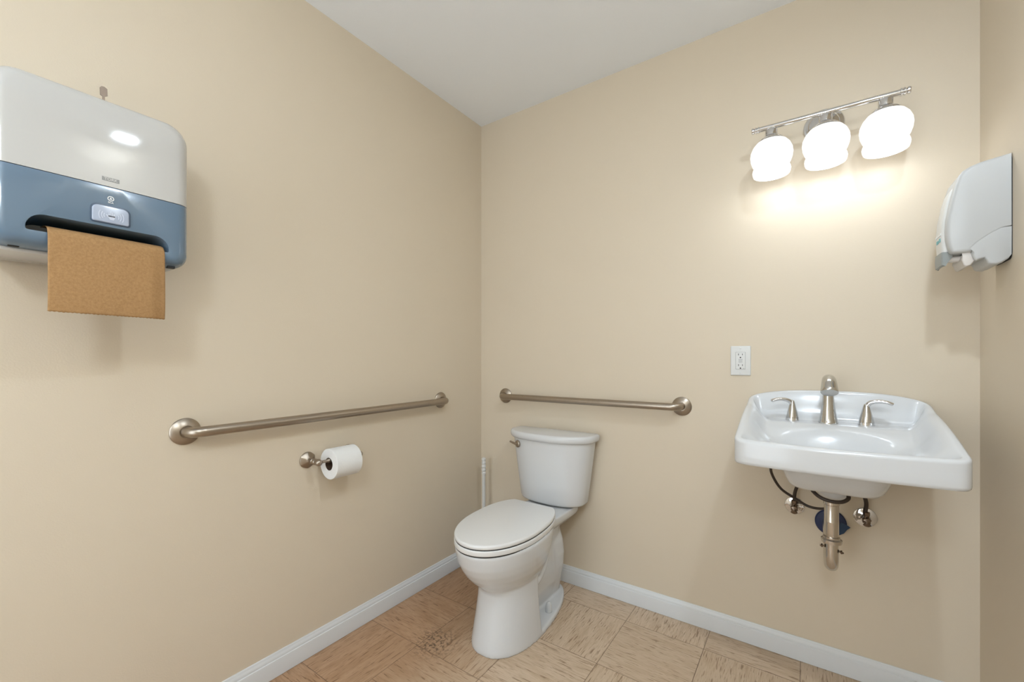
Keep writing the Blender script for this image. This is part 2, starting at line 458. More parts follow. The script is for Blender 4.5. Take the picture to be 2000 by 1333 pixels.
TX = 0.509
def tank_ring(z, w, df, ins=0.0, db=0.022):
    return egg(z, db + ins, 0.075, df - ins, w - ins, nf=2.25, nb=9, n=96)
tr = []
for z, w_, df, ins in ((.4215, .166, .165, .016), (.423, .166, .165, .008), (.428, .168, .167, .002), (.436, .170, .168, 0), (.50, .179, .174, 0), (.60, .193, .182, 0), (.70, .206, .190, 0), (.722, .209, .192, 0)):
    tr.append(tank_ring(z, w_, df, ins))
obj('tank', loft(tr), 'ceramic', toilet, smooth=60)
lr = [tank_ring(.7225, .214, .196, .002), tank_ring(.7235, .2175, .200, 0), tank_ring(.730, .2245, .207, 0, .014), tank_ring(.740, .2265, .209, 0, .014)]
for k in range(5):
    t = pi / 2 * k / 4
    lr.append(tank_ring(.747 + .011 * sin(t), .2265, .209, .012 * (1 - cos(t)), .014))
obj('tank_lid', loft(lr), 'ceramic', toilet, smooth=70)
obj('tank_seam', loft([tank_ring(.7205, .2070, .1905, 0), tank_ring(.7240, .2070, .1905, 0)]), 'dark_gap', toilet)
hn = Vector((-0.40, -0.90, 0)).normalized(); hc = Vector((0.366, -0.166, 0.694))
ho = obj('flush_handle', lathe([(0.006, -0.02), (0.0165, -0.004), (0.0175, 0.003), (0.0175, 0.006), (0.015, 0.009), (0.0, 0.0105)], hc, hn, 32), 'nickel', toilet)
side = Vector((-hn.y, hn.x, 0))
side = side if side.x < 0 else -side
obj('lever', tube(spline([hc + hn * 0.006, hc + hn * 0.012 + side * 0.012, hc + hn * 0.014 + side * 0.035 + Vector((0, 0, 0.003)), hc + hn * 0.013 + side * 0.052 + Vector((0, 0, 0.004))], 5), [0.006] * 5 + [0.0055] * 5 + [0.005] * 6, 14), 'nickel', ho)

# ------------------------------------------------------------------ toilet brush
br = thing('toilet_brush', 'white toilet brush with beaded handle standing in the corner behind the toilet', 'toilet brush', (0.078, -0.075, 0))
bx, by = 0.078, -0.075
prof = [(0.0091, 0.10), (0.0091, 0.476)]
z = 0.476
for k in range(5):
    for f, r in ((0.05, .0093), (0.2, .0112), (0.5, .0120), (0.8, .0112), (0.95, .0093)):
        prof.append((r, z + f * 0.0185))
    z += 0.0185
prof += [(0.0075, z), (0.004, z + 0.0025), (0, z + 0.003)]
obj('handle', lathe(prof, (bx, by, 0), seg=24), 'pale_plastic', br)
obj('holder', lathe([(0.050, 0), (0.052, 0.004), (0.046, 0.02), (0.044, 0.09), (0.047, 0.12), (0.047, 0.124), (0.042, 0.124), (0.040, 0.02), (0, 0.02)], (bx, by, 0), seg=36), 'pale_plastic', br)
obj('bristles', lathe([(0.0, 0.03), (0.03, 0.035), (0.034, 0.06), (0.034, 0.09), (0.02, 0.11), (0.008, 0.112)], (bx, by, 0), seg=30), 'tissue', br)

# ------------------------------------------------------------------ grab bars
def grab_bar(p0, p1, n, label, off=0.056):
    p0, p1, n = Vector(p0), Vector(p1), Vector(n)
    t = thing('grab_bar', label, 'grab bar', (p0 + p1) / 2)
    d = (p1 - p0).normalized(); R = 0.034
    pts = [p0 + n * 0.004, p0 + n * (off - R)]
    for k in range(1, 9):
        a = pi / 2 * k / 8; pts.append(p0 + n * (off - R + R * sin(a)) + d * (R - R * cos(a)))
    L = (p1 - p0).length
    for k in range(1, 8): pts.append(p0 + d * (R + (L - 2 * R) * k / 8) + n * off)
    for k in range(0, 9):
        a = pi / 2 * k / 8; pts.append(p1 + n * (off - R + R * cos(a)) - d * (R - R * sin(a)))
    pts += [p1 + n * 0.004]
    obj('bar', tube(pts, 0.0158, 28), 'nickel', t, smooth=50)
    for p in (p0, p1):
        obj('flange', lathe([(0.0395, 0.0), (0.0400, 0.0015), (0.0398, 0.004), (0.0375, 0.0065), (0.022, 0.0135), (0.0185, 0.0145), (0.0182, 0.012), (0.0155, 0.012)], p, n, 56), 'nickel', t, smooth=28)
grab_bar((0.0, -1.407, 0.893), (0.0, -0.331, 0.901), (1, 0, 0), 'brushed nickel grab bar on the left wall, the longer of the two')
grab_bar((0.173, 0, 0.909), (1.093, 0, 0.909), (0, -1, 0), 'brushed nickel grab bar on the back wall above the toilet tank')

# ------------------------------------------------------------------ toilet paper holder and roll
TZ = 0.734
tp = thing('toilet_paper_holder', 'nickel two-post toilet paper holder on the left wall below the grab bar', 'paper holder', (0, -0.945, TZ))
AX = 0.077
def hexo(t, h):  # softly six-sided rosette
    a = (t % (pi / 3)) - pi / 6
    return 0.5 + 0.5 * 0.955 / cos(a) if h > 0.003 else 1.0
for s, y in ((1, -1.030), (-1, -0.860)):
    obj('rosette', lathe([(0.029, 0), (0.030, 0.002), (0.0295, 0.005), (0.0255, 0.009), (0.014, 0.0145), (0.0095, 0.019), (0.008, 0.024)], (0, y, TZ), (1, 0, 0), 48, fn=hexo), 'nickel', tp, smooth=20)
    obj('post', lathe([(0.008, 0.022), (0.0075, 0.034), (0.0105, 0.038), (0.0105, 0.041), (0.0085, 0.043), (0.0085, 0.050), (0.0115, 0.053), (0.0115, 0.057), (0.009, 0.060), (0.0095, 0.064), (0.0125, 0.071), (0.0130, 0.077), (0.0115, 0.084), (0.0065, 0.089), (0.0, 0.0905)], (0, y, TZ), (1, 0, 0), 32), 'nickel', tp, smooth=40)
rl = lathe([(0.0, -0.080), (0.0055, -0.079), (0.0055, -0.050), (0.008, -0.046), (0.008, 0.0), (0.0095, 0.001), (0.0095, 0.046), (0.0055, 0.050), (0.0055, 0.079), (0, 0.080)], (AX, -0.945, TZ), (0, 1, 0), 24)
obj('roller', rl, 'nickel', tp)
RC = Vector((AX, -0.9375, TZ - 0.0135)); RR, RL2 = 0.0565, 0.0525
roll = thing('toilet_paper_roll', 'white toilet paper roll hanging on the nickel holder', 'toilet paper', RC)
rp = [(0.0235, -RL2), (RR - 0.001, -RL2), (RR, -RL2 + 0.001), (RR, RL2 - 0.001), (RR - 0.001, RL2), (0.0235, RL2), (0.0235, -RL2)]
obj('paper', lathe(rp, RC, (0, 1, 0), 72, cap=False), 'tissue', roll, smooth=30)
obj('core', lathe([(0.0235, -RL2 + 0.0005), (0.0235, RL2 - 0.0005), (0.0225, RL2 - 0.0005), (0.0225, -RL2 + 0.0005), (0.0235, -RL2 + 0.0005)], RC, (0, 1, 0), 48, cap=False), 'cardboard', roll, smooth=30)

# ------------------------------------------------------------------ electrical outlet
ox, oz = 1.314, 1.103
el = thing('electrical_outlet', 'white rectangular duplex outlet with reset buttons on the wall beside the sink', 'outlet', (ox, 0, oz))
obj('wall_plate', slab(rrect(0.071, 0.116, 0.003), (ox, 0, oz), (1, 0, 0), (0, 0, 1), (0, -1, 0), 0.006, 0.003), 'pale_plastic', el, smooth=40)
obj('receptacle', slab(rrect(0.0335, 0.0670, 0.002), (ox, -0.005, oz), (1, 0, 0), (0, 0, 1), (0, -1, 0), 0.0028, 0.0008), 'pale_plastic', el, smooth=40)
obj('receptacle_gap', slab(rrect(0.0350, 0.0685, 0.002), (ox, -0.0058, oz), (1, 0, 0), (0, 0, 1), (0, -1, 0), 0.0004), 'logo_grey', el, smooth=0)
for sgn in (1, -1):
    b2 = bmesh.new()
    cz = oz + sgn * 0.021
    for dx, hh in ((-0.0068, 0.0075), (0.0068, 0.0062)):
        rbox((ox + dx, -0.0079, cz + 0.0035), (0.0019, 0.0006, hh), 0, bm=b2)
    lathe([(0.0026, 0), (0.0026, 0.0006)], (ox, -0.0076, cz - 0.0085), (0, -1, 0), 16, bm=b2)
    obj('socket', b2, 'black', el, smooth=0, label='black socket slots')
    obj('button', slab(rrect(0.0135, 0.0058, 0.0008), (ox, -0.0076, oz + sgn * 0.0040), (1, 0, 0), (0, 0, 1), (0, -1, 0), 0.0012, 0.0005), 'cool_plastic', el)
    obj('screw', lathe([(0.0030, 0), (0.0030, 0.0006), (0.002, 0.0012), (0, 0.0013)], (ox, -0.0058, oz + sgn * 0.0485), (0, -1, 0), 18), 'pale_plastic', el)
obj('indicator', lathe([(0.0013, 0), (0.0013, 0.0005)], (ox + 0.0115, -0.0077, oz - 0.030), (0, -1, 0), 12), 'grey_plastic', el)

# ------------------------------------------------------------------ sink
SX = 1.599; HW = 0.2545
sink = thing('wall_hung_sink', 'white ceramic wall-hung sink with curved backsplash, in the right corner', 'sink', (SX, 0, 0.80))
def fdepth(x): return 0.470 - 0.018 * ((x - SX) / HW) ** 2
def outline(n=260, ins=0.0):
    """clockwise list of (x, d), rounded corners"""
    pts = []
    r1, r0 = 0.034, 0.045
    hw = HW
    # build polygonal outline: back-left, along back, back-right, side, front-right, bowed front, front-left
    def arc(cx, cd, r, a0, a1, m):
        for k in range(m + 1):
            t = radians(a0 + (a1 - a0) * k / m); pts.append((cx + r * cos(t), cd + r * sin(t)))
    arc(SX - hw + 0.036, 0.002 + 0.036, 0.036, 180, 270, 8)
    arc(SX + hw - 0.036, 0.002 + 0.036, 0.036, 270, 360, 8)
    fd = fdepth(SX + hw) 
    arc(SX + hw - r1, fd - r1 + 0.004, r1, 0, 78, 8)
    for k in range(1, 24):
        x = SX + (hw - r1 * 0.85) * (1 - 2 * k / 24); pts.append((x, fdepth(x)))
    arc(SX - hw + r1, fd - r1 + 0.004, r1, 102, 180, 8)
    # resample evenly
    P = pts + [pts[0]]; Ls = [0]
    for a, b in zip(P[:-1], P[1:]): Ls.append(Ls[-1] + math.hypot(b[0] - a[0], b[1] - a[1]))
    out = []; j = 0
    for k in range(n):
        s = Ls[-1] * k / n
        while Ls[j + 1] < s: j += 1
        f = (s - Ls[j]) / max(1e-9, Ls[j + 1] - Ls[j])
        out.append((P[j][0] + (P[j + 1][0] - P[j][0]) * f, P[j][1] + (P[j + 1][1] - P[j][1]) * f))
    return out
OUT = outline()
def edge_dist(x, d):
    best = 9; n = len(OUT)
    for i in range(n):
        a = OUT[i]; b = OUT[(i + 1) % n]
        vx, vd = b[0] - a[0], b[1] - a[1]; L2 = vx * vx + vd * vd
        t = max(0, min(1, ((x - a[0]) * vx + (d - a[1]) * vd) / L2))
        q = math.hypot(x - a[0] - vx * t, d - a[1] - vd * t)
        if q < best: best = q
    return best
def sst(a, b, x):
    t = max(0, min(1, (x - a) / (b - a))); return t * t * (3 - 2 * t)
def rim_z(x, d):
    s = min(1, abs(x - SX) / HW)
    side = 0.957 - 0.200 * d + 0.012 * sin(pi * min(1, d / 0.44))
    arch = (0.041 - 0.030 * s ** 3.0) * (1 - sst(0.0, 0.11, d))
    return side + arch

def top_z(x, d):
    e = edge_dist(x, d)
    rz = rim_z(x, d)
    fl = 0.8915 - 0.030 * sst(0.13, 0.24, d) - 0.012 * sst(0.24, 0.42, d)
    fl -= 0.004 * sst(0.13, 0.16, d)
    s = abs(x - SX) / HW
    # slope widths: steep at the back, wider along the sides, narrow at the front
    back_k = 1 - sst(0.03, 0.10, d); front_k = sst(0.36, 0.44, d)
    rimw = 0.011 + 0.004 * front_k
    slope = 0.032 * back_k + 0.062 * (1 - back_k) * (1 - front_k) + 0.016 * front_k
    z = fl + (rz - fl) * (1 - sst(rimw, rimw + slope, e))
    rho = sqrt(((x - SX) / 0.200) ** 2 + ((d - 0.278) / 0.122) ** 2)
    if rho < 1.06:
        z -= 0.125 * (1 - sst(0.0, 1.06, rho) ** 1.15) ** 1.1
    if e < 0.008:  # rounded lip
        q = (0.008 - e) / 0.008; z -= 0.008 * (1 - sqrt(max(0, 1 - q * q)))
    return z
basin = bmesh.new()
BC = (SX, 0.278)
fr = [0.0]
radii = [1.0, 0.9985, 0.995, 0.99, 0.983, 0.975, 0.965, 0.955, 0.944, 0.933, 0.92, 0.905, 0.89, 0.87, 0.85, 0.83, 0.81] + [0.79 - 0.0205 * k for k in range(37)]
rings = []
def under(z, ins, shrink=1.0):
    return [Vector((BC[0] + (x - BC[0]) * (1 - ins / 0.26), -(max(0.002, BC[1] + (d - BC[1]) * (1 - ins / 0.2))), z)) for x, d in OUT]
def bot_z(d): return 0.793 - 0.006 * (1 - d / 0.46)
# underside inner, then apron upwards
u = under(0, 0.030); rings.append([Vector((p.x, p.y, 0.802)) for p in u])
u = under(0, 0.010); rings.append([Vector((p.x, p.y, bot_z(-p.y) + 0.002)) for p in u])
u = under(0, 0.004); rings.append([Vector((p.x, p.y, bot_z(-p.y) + 0.0005)) for p in u])
u = under(0, 0.001); rings.append([Vector((p.x, p.y, bot_z(-p.y) + 0.004)) for p in u])
rings.append([Vector((x, -d, bot_z(d) + 0.010)) for x, d in OUT])
for f in (0.35, 0.7):
    rings.append([Vector((x, -d, (bot_z(d) + 0.010) * (1 - f) + (rim_z(x, d) - 0.012) * f)) for x, d in OUT])
rings.append([Vector((x, -d, rim_z(x, d) - 0.010)) for x, d in OUT])
for r in radii:
    ring = []
    for x, d in OUT:
        # blend from outline to ellipse as we go inwards
        xx = BC[0] + (x - BC[0]) * r; dd = BC[1] + (d - BC[1]) * r
        if r < 0.81:
            a = math.atan2((d - BC[1]) / 0.46, (x - BC[0]) / 0.5)
            f = sst(0.81, 0.45, r) if False else max(0, min(1, (0.81 - r) / 0.36))
            ex = BC[0] + 0.26 * r * cos(a); ed = BC[1] + 0.19 * r * sin(a)
            xx = xx * (1 - f) + ex * f; dd = dd * (1 - f) + ed * f
        ring.append(Vector((xx, -dd, top_z(xx, dd))))
    rings.append(ring)
loft(rings, cap0=True, cap1=True, bm=basin)
obj('basin', basin, 'ceramic', sink, smooth=60)
# underbelly: rounded tub below the apron
tub = []
for z, hw, d0, d1, r in ((0.812, .145, .05, .39, .06), (0.795, .139, .055, .38, .06), (0.768, .131, .065, .365, .06), (0.742, .124, .075, .35, .06), (0.722, .116, .085, .335, .055), (0.711, .107, .095, .32, .05), (0.706, .09, .11, .30, .045)):
    tub.append([Vector((SX - 0.004 + p[0], -((d0 + d1) / 2 + p[1]), z)) for p in rrect(2 * hw, d1 - d0, r, 10)])
obj('underside_tub', loft(tub), 'ceramic', sink, smooth=60)
obj('drain_boss', lathe([(0.052, 0.006), (0.047, -0.008), (0.037, -0.024), (0.030, -0.031), (0, -0.031)], (SX - 0.004, -0.215, 0.704), seg=40), 'ceramic', sink, smooth=60)
obj('drain_ring', lathe([(0.0, 0.0), (0.026, 0.001), (0.030, 0.004), (0.031, 0.002), (0.031, -0.01)], (SX, -0.278, 0.727), seg=36), 'chrome', sink)

# ------------------------------------------------------------------ faucet
fx, fd_ = 1.588, 0.092; fz = 0.8905
fau = thing('faucet', 'chrome two-handle widespread faucet on the back deck of the sink', 'faucet', (fx, -fd_, fz))
sp_path, sp_r = [], []
for k, (dz, r) in enumerate(((-0.004, .0272), (0.003, .0278), (0.006, .0270), (0.010, .0258), (0.022, .0236), (0.040, .0208), (0.060, .0182), (0.080, .0164), (0.098, .0154))):
    sp_path.append(Vector((fx, -fd_, fz + dz))); sp_r.append(r)
cx0 = fz + 0.105; R = 0.044
for k in range(1, 17):
    a = radians(152) * k / 16
    sp_path.append(Vector((fx, -fd_ - (R - R * cos(a)), cx0 + R * sin(a)))); sp_r.append(0.0152 + 0.0072 * (k / 16) ** 1.3)
last = sp_path[-1]; dirv = (sp_path[-1] - sp_path[-2]).normalized()
sp_path.append(last + dirv * 0.010); sp_r.append(0.0238)
sp_path.append(last + dirv * 0.017); sp_r.append(0.0240)
sp_path.append(last + dirv * 0.019); sp_r.append(0.0225)
obj('spout', tube(sp_path, sp_r, 40), 'satin_chrome', fau, smooth=40)
def handle(hx, hd, k, sgn, aim):
    base = lathe([(0.0195 * k, -0.004), (0.0205 * k, 0.002), (0.0200 * k, 0.006), (0.0195 * k, 0.012)], (hx, -hd, fz), seg=36)
    hb = obj('handle', base, 'chrome', fau)
    body = lathe([(0.0188 * k, 0.0125), (0.0186 * k, 0.014), (0.014 * k, 0.036), (0.0100 * k, 0.054), (0.0078 * k, 0.064), (0.006, 0.071), (0.0, 0.074)], (hx, -hd, fz), seg=36)
    obj('cone', body, 'satin_chrome', hb, smooth=50)
    A = Vector(aim).normalized()
    o = Vector((hx, -hd, fz))
    pts = spline([o + Vector((0, 0, 0.056 * k)), o + Vector((0, 0, 0.069 * k)) + A * 0.008, o + Vector((0, 0, 0.0755 * k)) + A * 0.026, o + Vector((0, 0, 0.075 * k)) + A * 0.046, o + Vector((0, 0, 0.069 * k)) + A * 0.066], 6)
    n = len(pts); side = A.cross(Vector((0, 0, 1))); rings = []
    for i, p in enumerate(pts):
        f = i / (n - 1); wd = 0.0068 + 0.0048 * sst(0.3, 0.85, f) - 0.004 * sst(0.93, 1.0, f); th = 0.0074 - 0.0018 * sst(0.2, 0.8, f) - 0.0015 * sst(0.93, 1.0, f)
        t = (pts[min(i + 1, n - 1)] - pts[max(0, i - 1)]).normalized(); nn = side.cross(t).normalized()
        rings.append([p + side * cos(q) * wd + nn * sin(q) * th for q in [2 * pi * m / 20 for m in range(20)]])
    obj('lever', loft(rings), 'chrome', hb, smooth=50)
handle(1.486, 0.088, 1.0, -1, (-1, -0.30, 0))
handle(1.688, 0.092, 1.08, 1, (1, -0.12, 0))

# ------------------------------------------------------------------ drain trap
trap = thing('drain_trap', 'brushed metal drain pipe with U-bend hanging under the sink', 'drain pipe', (1.592, -0.21, 0.40))
tx, td = 1.592, 0.215
obj('tailpiece', lathe([(0.0215, 0.0), (0.0215, -0.022), (0.0192, -0.024), (0.0192, -0.075), (0.0196, -0.076), (0.0192, -0.078), (0.0192, -0.118), (0.0185, -0.120), (0.0185, -0.145)], (tx, -td, 0.673), seg=36), 'tube_metal', trap, smooth=30)
obj('slip_nut', lathe([(0.0195, 0.0), (0.0265, 0.001), (0.0275, 0.006), (0.0275, 0.012), (0.0225, 0.016), (0.0225, 0.020), (0.0195, 0.021)][::-1], (tx, -td, 0.529), seg=36), 'tube_metal', trap, smooth=25)
path = [Vector((tx, -td, 0.548)), Vector((tx, -td, 0.50))]
R = 0.044
for k in range(0, 13):
    a = pi * k / 12; path.append(Vector((tx, -td + R - R * cos(a), 0.489 - R * sin(a))))
path.append(Vector((tx, -td + 2 * R, 0.49)))
for k in range(1, 9):
    a = pi / 2 * k / 8; path.append(Vector((tx, -td + 2 * R + 0.03 * (1 - cos(a)), 0.497 + 0.03 * sin(a))))
path.append(Vector((tx, -0.012, 0.527)))
obj('trap_bend', tube(path, 0.0188, 32), 'tube_metal', trap, smooth=50)
for sx_ in (-1, 1):
    b2 = tube([(tx + sx_ * 0.018, -td - 0.004, 0.512 - 0.004 * sx_), (tx + sx_ * 0.030, -td - 0.004, 0.510 - 0.006 * sx_)], 0.0028, 12)
    lathe([(0.006, 0), (0.006, 0.004)], (tx + sx_ * 0.0225, -td - 0.004, 0.511 - 0.005 * sx_), (sx_, 0, 0), 6, bm=b2)
    obj('clamp_screw', b2, 'bronze', trap)
ring = lathe([(0.020, 0), (0.046, 0.0), (0.046, 0.006), (0.043, 0.009), (0.020, 0.011)], (1.598, 0, 0.527), (0, -1, 0), 44)
wf = thing('wall_flange', 'dark blue ring around the drain pipe where it enters the wall', 'pipe flange', (1.598, 0, 0.527))
obj('ring', ring, 'blue', wf, smooth=30)
b2 = bmesh.new()
f0 = [(0.030, 0.010), (0.050, 0.000), (0.055, -0.004), (0.046, -0.013), (0.037, -0.028), (0.020, -0.040), (0.010, -0.030)]
b2 = loft([[Vector((1.598 + p[0], -0.010 - 0.002 * i, 0.527 + p[1])) for p in f0] for i in (0, 1)])
obj('tape_flap', b2, simple('light_blue_tape', (0.008, 0.045, 0.12), 0.3), wf, smooth=0)

# ------------------------------------------------------------------ shut-off valves and supply hoses
def valve(x, z, lab, rs, k):
    v = thing('shutoff_valve', lab, 'valve', (x, 0, z), 'shut-off valves under the sink')
    obj('escutcheon', lathe([(0.0305 * rs, 0.0), (0.0315 * rs, 0.001), (0.0305 * rs, 0.003), (0.0260 * rs, 0.0050), (0.022 * rs, 0.0056), (0.014, 0.0085), (0.012, 0.013), (0.009, 0.013)], (x, 0, z), (0, -1, 0), 44), 'chrome', v, smooth=30)
    b = tube([(x, -0.004, z), (x, -0.045, z)], 0.0078, 20)
    lathe([(0.0115, 0.0), (0.0125, 0.003), (0.0125, 0.018), (0.0115, 0.021)], (x, -0.026, z), (0, -1, 0), 6, bm=b)
    tube([(x, -0.040, z - 0.006), (x, -0.040, z + 0.022)], [0.009, 0.0075], 20, bm=b)
    obj('valve_body', b, 'bronze', v, smooth=30)
    obj('handle', lathe([(0.004, 0.0), (0.005, 0.008), (0.013, 0.010), (0.0145, 0.014), (0.013, 0.019), (0.006, 0.021), (0, 0.0215)], (x, -0.046, z), (0, -1, 0), 28, fn=lambda t, h: (0.62 if abs(cos(t)) < 0.6 else 1.0) if h > 0.009 else 1), 'bronze', v, smooth=30)
    obj('compression_nut', lathe([(0.0085, 0), (0.0095, 0.001), (0.0095, 0.011), (0.0085, 0.012)], (x, -0.040, z + 0.018), (0, 0, 1), 6), 'bronze', v, smooth=20)
    return v
valve(1.491, 0.566, 'chrome shut-off valve left of the drain pipe', 1.0, 0)
valve(1.693, 0.565, 'chrome shut-off valve right of the drain pipe', 1.05, 0)
def hose(pts, label, r=0.0044):
    o = obj('supply_hose', tube(spline(pts, 10), r, 14), 'hose', None, smooth=180)
    o['label'] = label; o['category'] = 'hose'; return o
hose([(1.491, -0.040, 0.596), (1.493, -0.042, 0.625), (1.503, -0.047, 0.665), (1.507, -0.055, 0.72), (1.494, -0.07, 0.79)], 'straight dark hose rising from the left shut-off valve', 0.0056)
hose([(1.690, -0.040, 0.596), (1.692, -0.045, 0.625), (1.684, -0.060, 0.655), (1.668, -0.075, 0.685), (1.68, -0.085, 0.73)], 'short dark hose curving up from the right shut-off valve', 0.0060)
hose([(1.452, -0.16, 0.748), (1.438, -0.165, 0.746), (1.425, -0.16, 0.728), (1.432, -0.14, 0.692), (1.455, -0.12, 0.650), (1.495, -0.11, 0.622), (1.530, -0.11, 0.603), (1.562, -0.12, 0.603), (1.583, -0.14, 0.618), (1.585, -0.16, 0.660), (1.570, -0.15, 0.70)], 'long dark hose looping out past the left shut-off valve')
hose([(1.540, -0.250, 0.700), (1.546, -0.258, 0.692), (1.562, -0.268, 0.681), (1.588, -0.272, 0.6745), (1.614, -0.268, 0.676), (1.630, -0.258, 0.685), (1.632, -0.25, 0.6955)], 'thick dark hose slung across the front of the drain pipe', 0.0055)

# ------------------------------------------------------------------ vanity light
VD = 0.115; VZ = 1.941
van = thing('vanity_light', 'chrome three-globe light bar glowing on the wall above the sink', 'wall light', (1.585, 0, 1.93))
obj('back_plate', lathe([(0.060, 0.0), (0.061, 0.003), (0.058, 0.007), (0.052, 0.009), (0.0515, 0.012), (0.046, 0.015), (0.044, 0.014), (0.036, 0.020), (0.018, 0.024), (0.014, 0.026), (0, 0.026)], (1.578, 0, 1.946), (0, -1, 0), 56), 'chrome', van, smooth=25)
obj('arm', tube(spline([(1.578, -0.02, 1.946), (1.578, -0.06, 1.943), (1.578, -0.095, 1.942), (1.578, -VD, VZ)], 6), [0.011] * 19, 20), 'chrome', van)
obj('bar', tube([(1.385, -VD, VZ), (1.769, -VD, VZ)], 0.0090, 24), 'chrome', van, smooth=40)
for s, x in ((-1, 1.385), (1, 1.769)):
    obj('finial', lathe([(0.0090, -0.003), (0.0115, -0.002), (0.0115, 0.002), (0.0085, 0.003), (0.0085, 0.005), (0.0112, 0.006), (0.0112, 0.010), (0.0075, 0.011), (0.0075, 0.013), (0.0104, 0.015), (0.0108, 0.020), (0.009, 0.0225), (0, 0.023)], (x, -VD, VZ), (s, 0, 0), 28), 'chrome', van, smooth=25)
shade_prof = [(0.024, -0.008), (0.036, -0.0105), (0.048, -0.018), (0.058, -0.031), (0.0645, -0.047), (0.066, -0.061), (0.0640, -0.077), (0.059, -0.092), (0.0550, -0.100), (0.0552, -0.104), (0.0580, -0.110), (0.0595, -0.117), (0.0585, -0.125), (0.0560, -0.132)]
inner = [(r - 0.003, h) for r, h in shade_prof][::-1]
inner[-1] = (0.021, -0.011)
for x in (1.424, 1.580, 1.733):
    cz = VZ - 0.010
    obj('socket_cup', lathe([(0.0, 0.006), (0.010, 0.005), (0.017, 0.0), (0.019, -0.004), (0.019, -0.022), (0.0215, -0.025), (0.031, -0.031), (0.041, -0.040), (0.044, -0.046), (0.043, -0.047), (0, -0.036)], (x, -VD, cz), seg=44), 'chrome', van, smooth=30)
    top = cz - 0.030
    sh = obj('lamp_shade', lathe(shade_prof + inner, (x, -VD, top), seg=64, cap=False), 'shade_glass', van, smooth=50)
    obj('bulb', lathe([(0.0, -0.098), (0.012, -0.096), (0.022, -0.088), (0.027, -0.074), (0.024, -0.058), (0.015, -0.04), (0.0125, -0.02), (0.0125, 0.0)], (x, -VD, top), seg=32), 'bulb', sh, smooth=180)
    ld = bpy.data.lights.new('bulb_light', 'POINT'); ld.energy = BULB_W; ld.color = BULB_COL; ld.shadow_soft_size = 0.03
    lo = bpy.data.objects.new('bulb_light', ld); C.objects.link(lo); lo.parent = van; lo.location = Vector((x, -VD, top - 0.138)) - van.location

# ------------------------------------------------------------------ soap dispenser on the right wall
soap = thing('soap_dispenser', 'white wall soap dispenser with grey push bar, on the right wall by the sink', 'soap dispenser', (RX, -0.19, 1.36))
side_prof = [(1.963, 1.645), (1.940, 1.6425), (1.910, 1.637), (1.890, 1.630), (1.876, 1.621), (1.868, 1.609), (1.861, 1.583), (1.852, 1.540), (1.845, 1.495), (1.8435, 1.465), (1.8445, 1.440), (1.848, 1.418), (1.8515, 1.404), (1.857, 1.3985), (1.893, 1.397)]
lower = [(1.893, 1.397), (1.899, 1.372), (1.903, 1.362), (1.912, 1.3605), (1.925, 1.372), (1.932, 1.373), (1.930, 1.364), (1.936, 1.3595), (1.945, 1.3595), (1.958, 1.366), (1.964, 1.378), (1.964, 1.455)]
Y0, Y1 = -0.250, -0.130
cxs, czs = 1.91, 1.50
def sring(prof, y, ins):
    n = len(prof); out = []
    for i in range(n):
        a = prof[i - 1]; b = prof[(i + 1) % n]
        tx_, tz_ = b[0] - a[0], b[1] - a[1]; L = math.hypot(tx_, tz_) or 1
        nx, nz = tz_ / L, -tx_ / L
        sgn = 1 if (cxs - prof[i][0]) * nx + (czs - prof[i][1]) * nz > 0 else -1
        q = min(ins, 0.012)
        out.append(Vector((prof[i][0] + sgn * nx * q if prof[i][0] < 1.955 else prof[i][0], y, prof[i][1] + sgn * nz * q)))
    return out
def extr(prof, y0, y1, r=0.008):
    rings = []
    for k in range(5):
        t = pi / 2 * k / 4; rings.append(sring(prof, y0 + r * (1 - sin(t)), r * (1 - cos(t))) if False else sring(prof, y0 + r * (1 - cos(t)), r * (1 - sin(t))))
    for k in range(4, -1, -1):
        t = pi / 2 * k / 4; rings.append(sring(prof, y1 - r * (1 - cos(t)), r * (1 - sin(t))))
    return loft(rings)
SEAMC = [(1.9635, 1.4558), (1.9480, 1.4480), (1.9295, 1.4370), (1.9140, 1.4250), (1.9035, 1.4160), (1.8930, 1.4040)]
cover_prof = side_prof[:-1] + [(1.892, 1.3985)] + [(x - 0.0003, z + 0.0008) for x, z in SEAMC[::-1]]
obj('cover', extr(cover_prof, Y0, Y1, 0.009), 'cool_plastic', soap, smooth=32)
low = [(1.8925, 1.3950), (1.8932, 1.3880), (1.8965, 1.3780), (1.9010, 1.3735), (1.9075, 1.3760), (1.9160, 1.3785), (1.9185, 1.3730), (1.9215, 1.3640), (1.9270, 1.3600), (1.9370, 1.3585), (1.9480, 1.3625), (1.9585, 1.3710), (1.9632, 1.3810)]
obj('housing', extr(SEAMC + low, Y0 + 0.0004, Y1, 0.006), 'cool_plastic', soap, smooth=40)
lobe = [(1.8735, 1.3800), (1.8760, 1.3760), (1.8790, 1.3650), (1.8830, 1.3610), (1.8920, 1.3640), (1.8985, 1.3720), (1.8990, 1.3800), (1.8880, 1.3960), (1.8780, 1.3960)]
obj('nozzle', extr(lobe, -0.240, -0.150, 0.004), 'milky', soap, smooth=60)
obj('refill_neck', tube([(1.848, -0.215, 1.3875), (1.882, -0.215, 1.3870)], 0.0085, 20), 'milky', soap)
obj('mounting_plate', slab(rrect(0.1190, 0.2720, 0.018), (RX, -0.1905, 1.5065), (0, 1, 0), (0, 0, 1), (-1, 0, 0), 0.0015, 0.0006), 'dark_gap', soap, smooth=30)
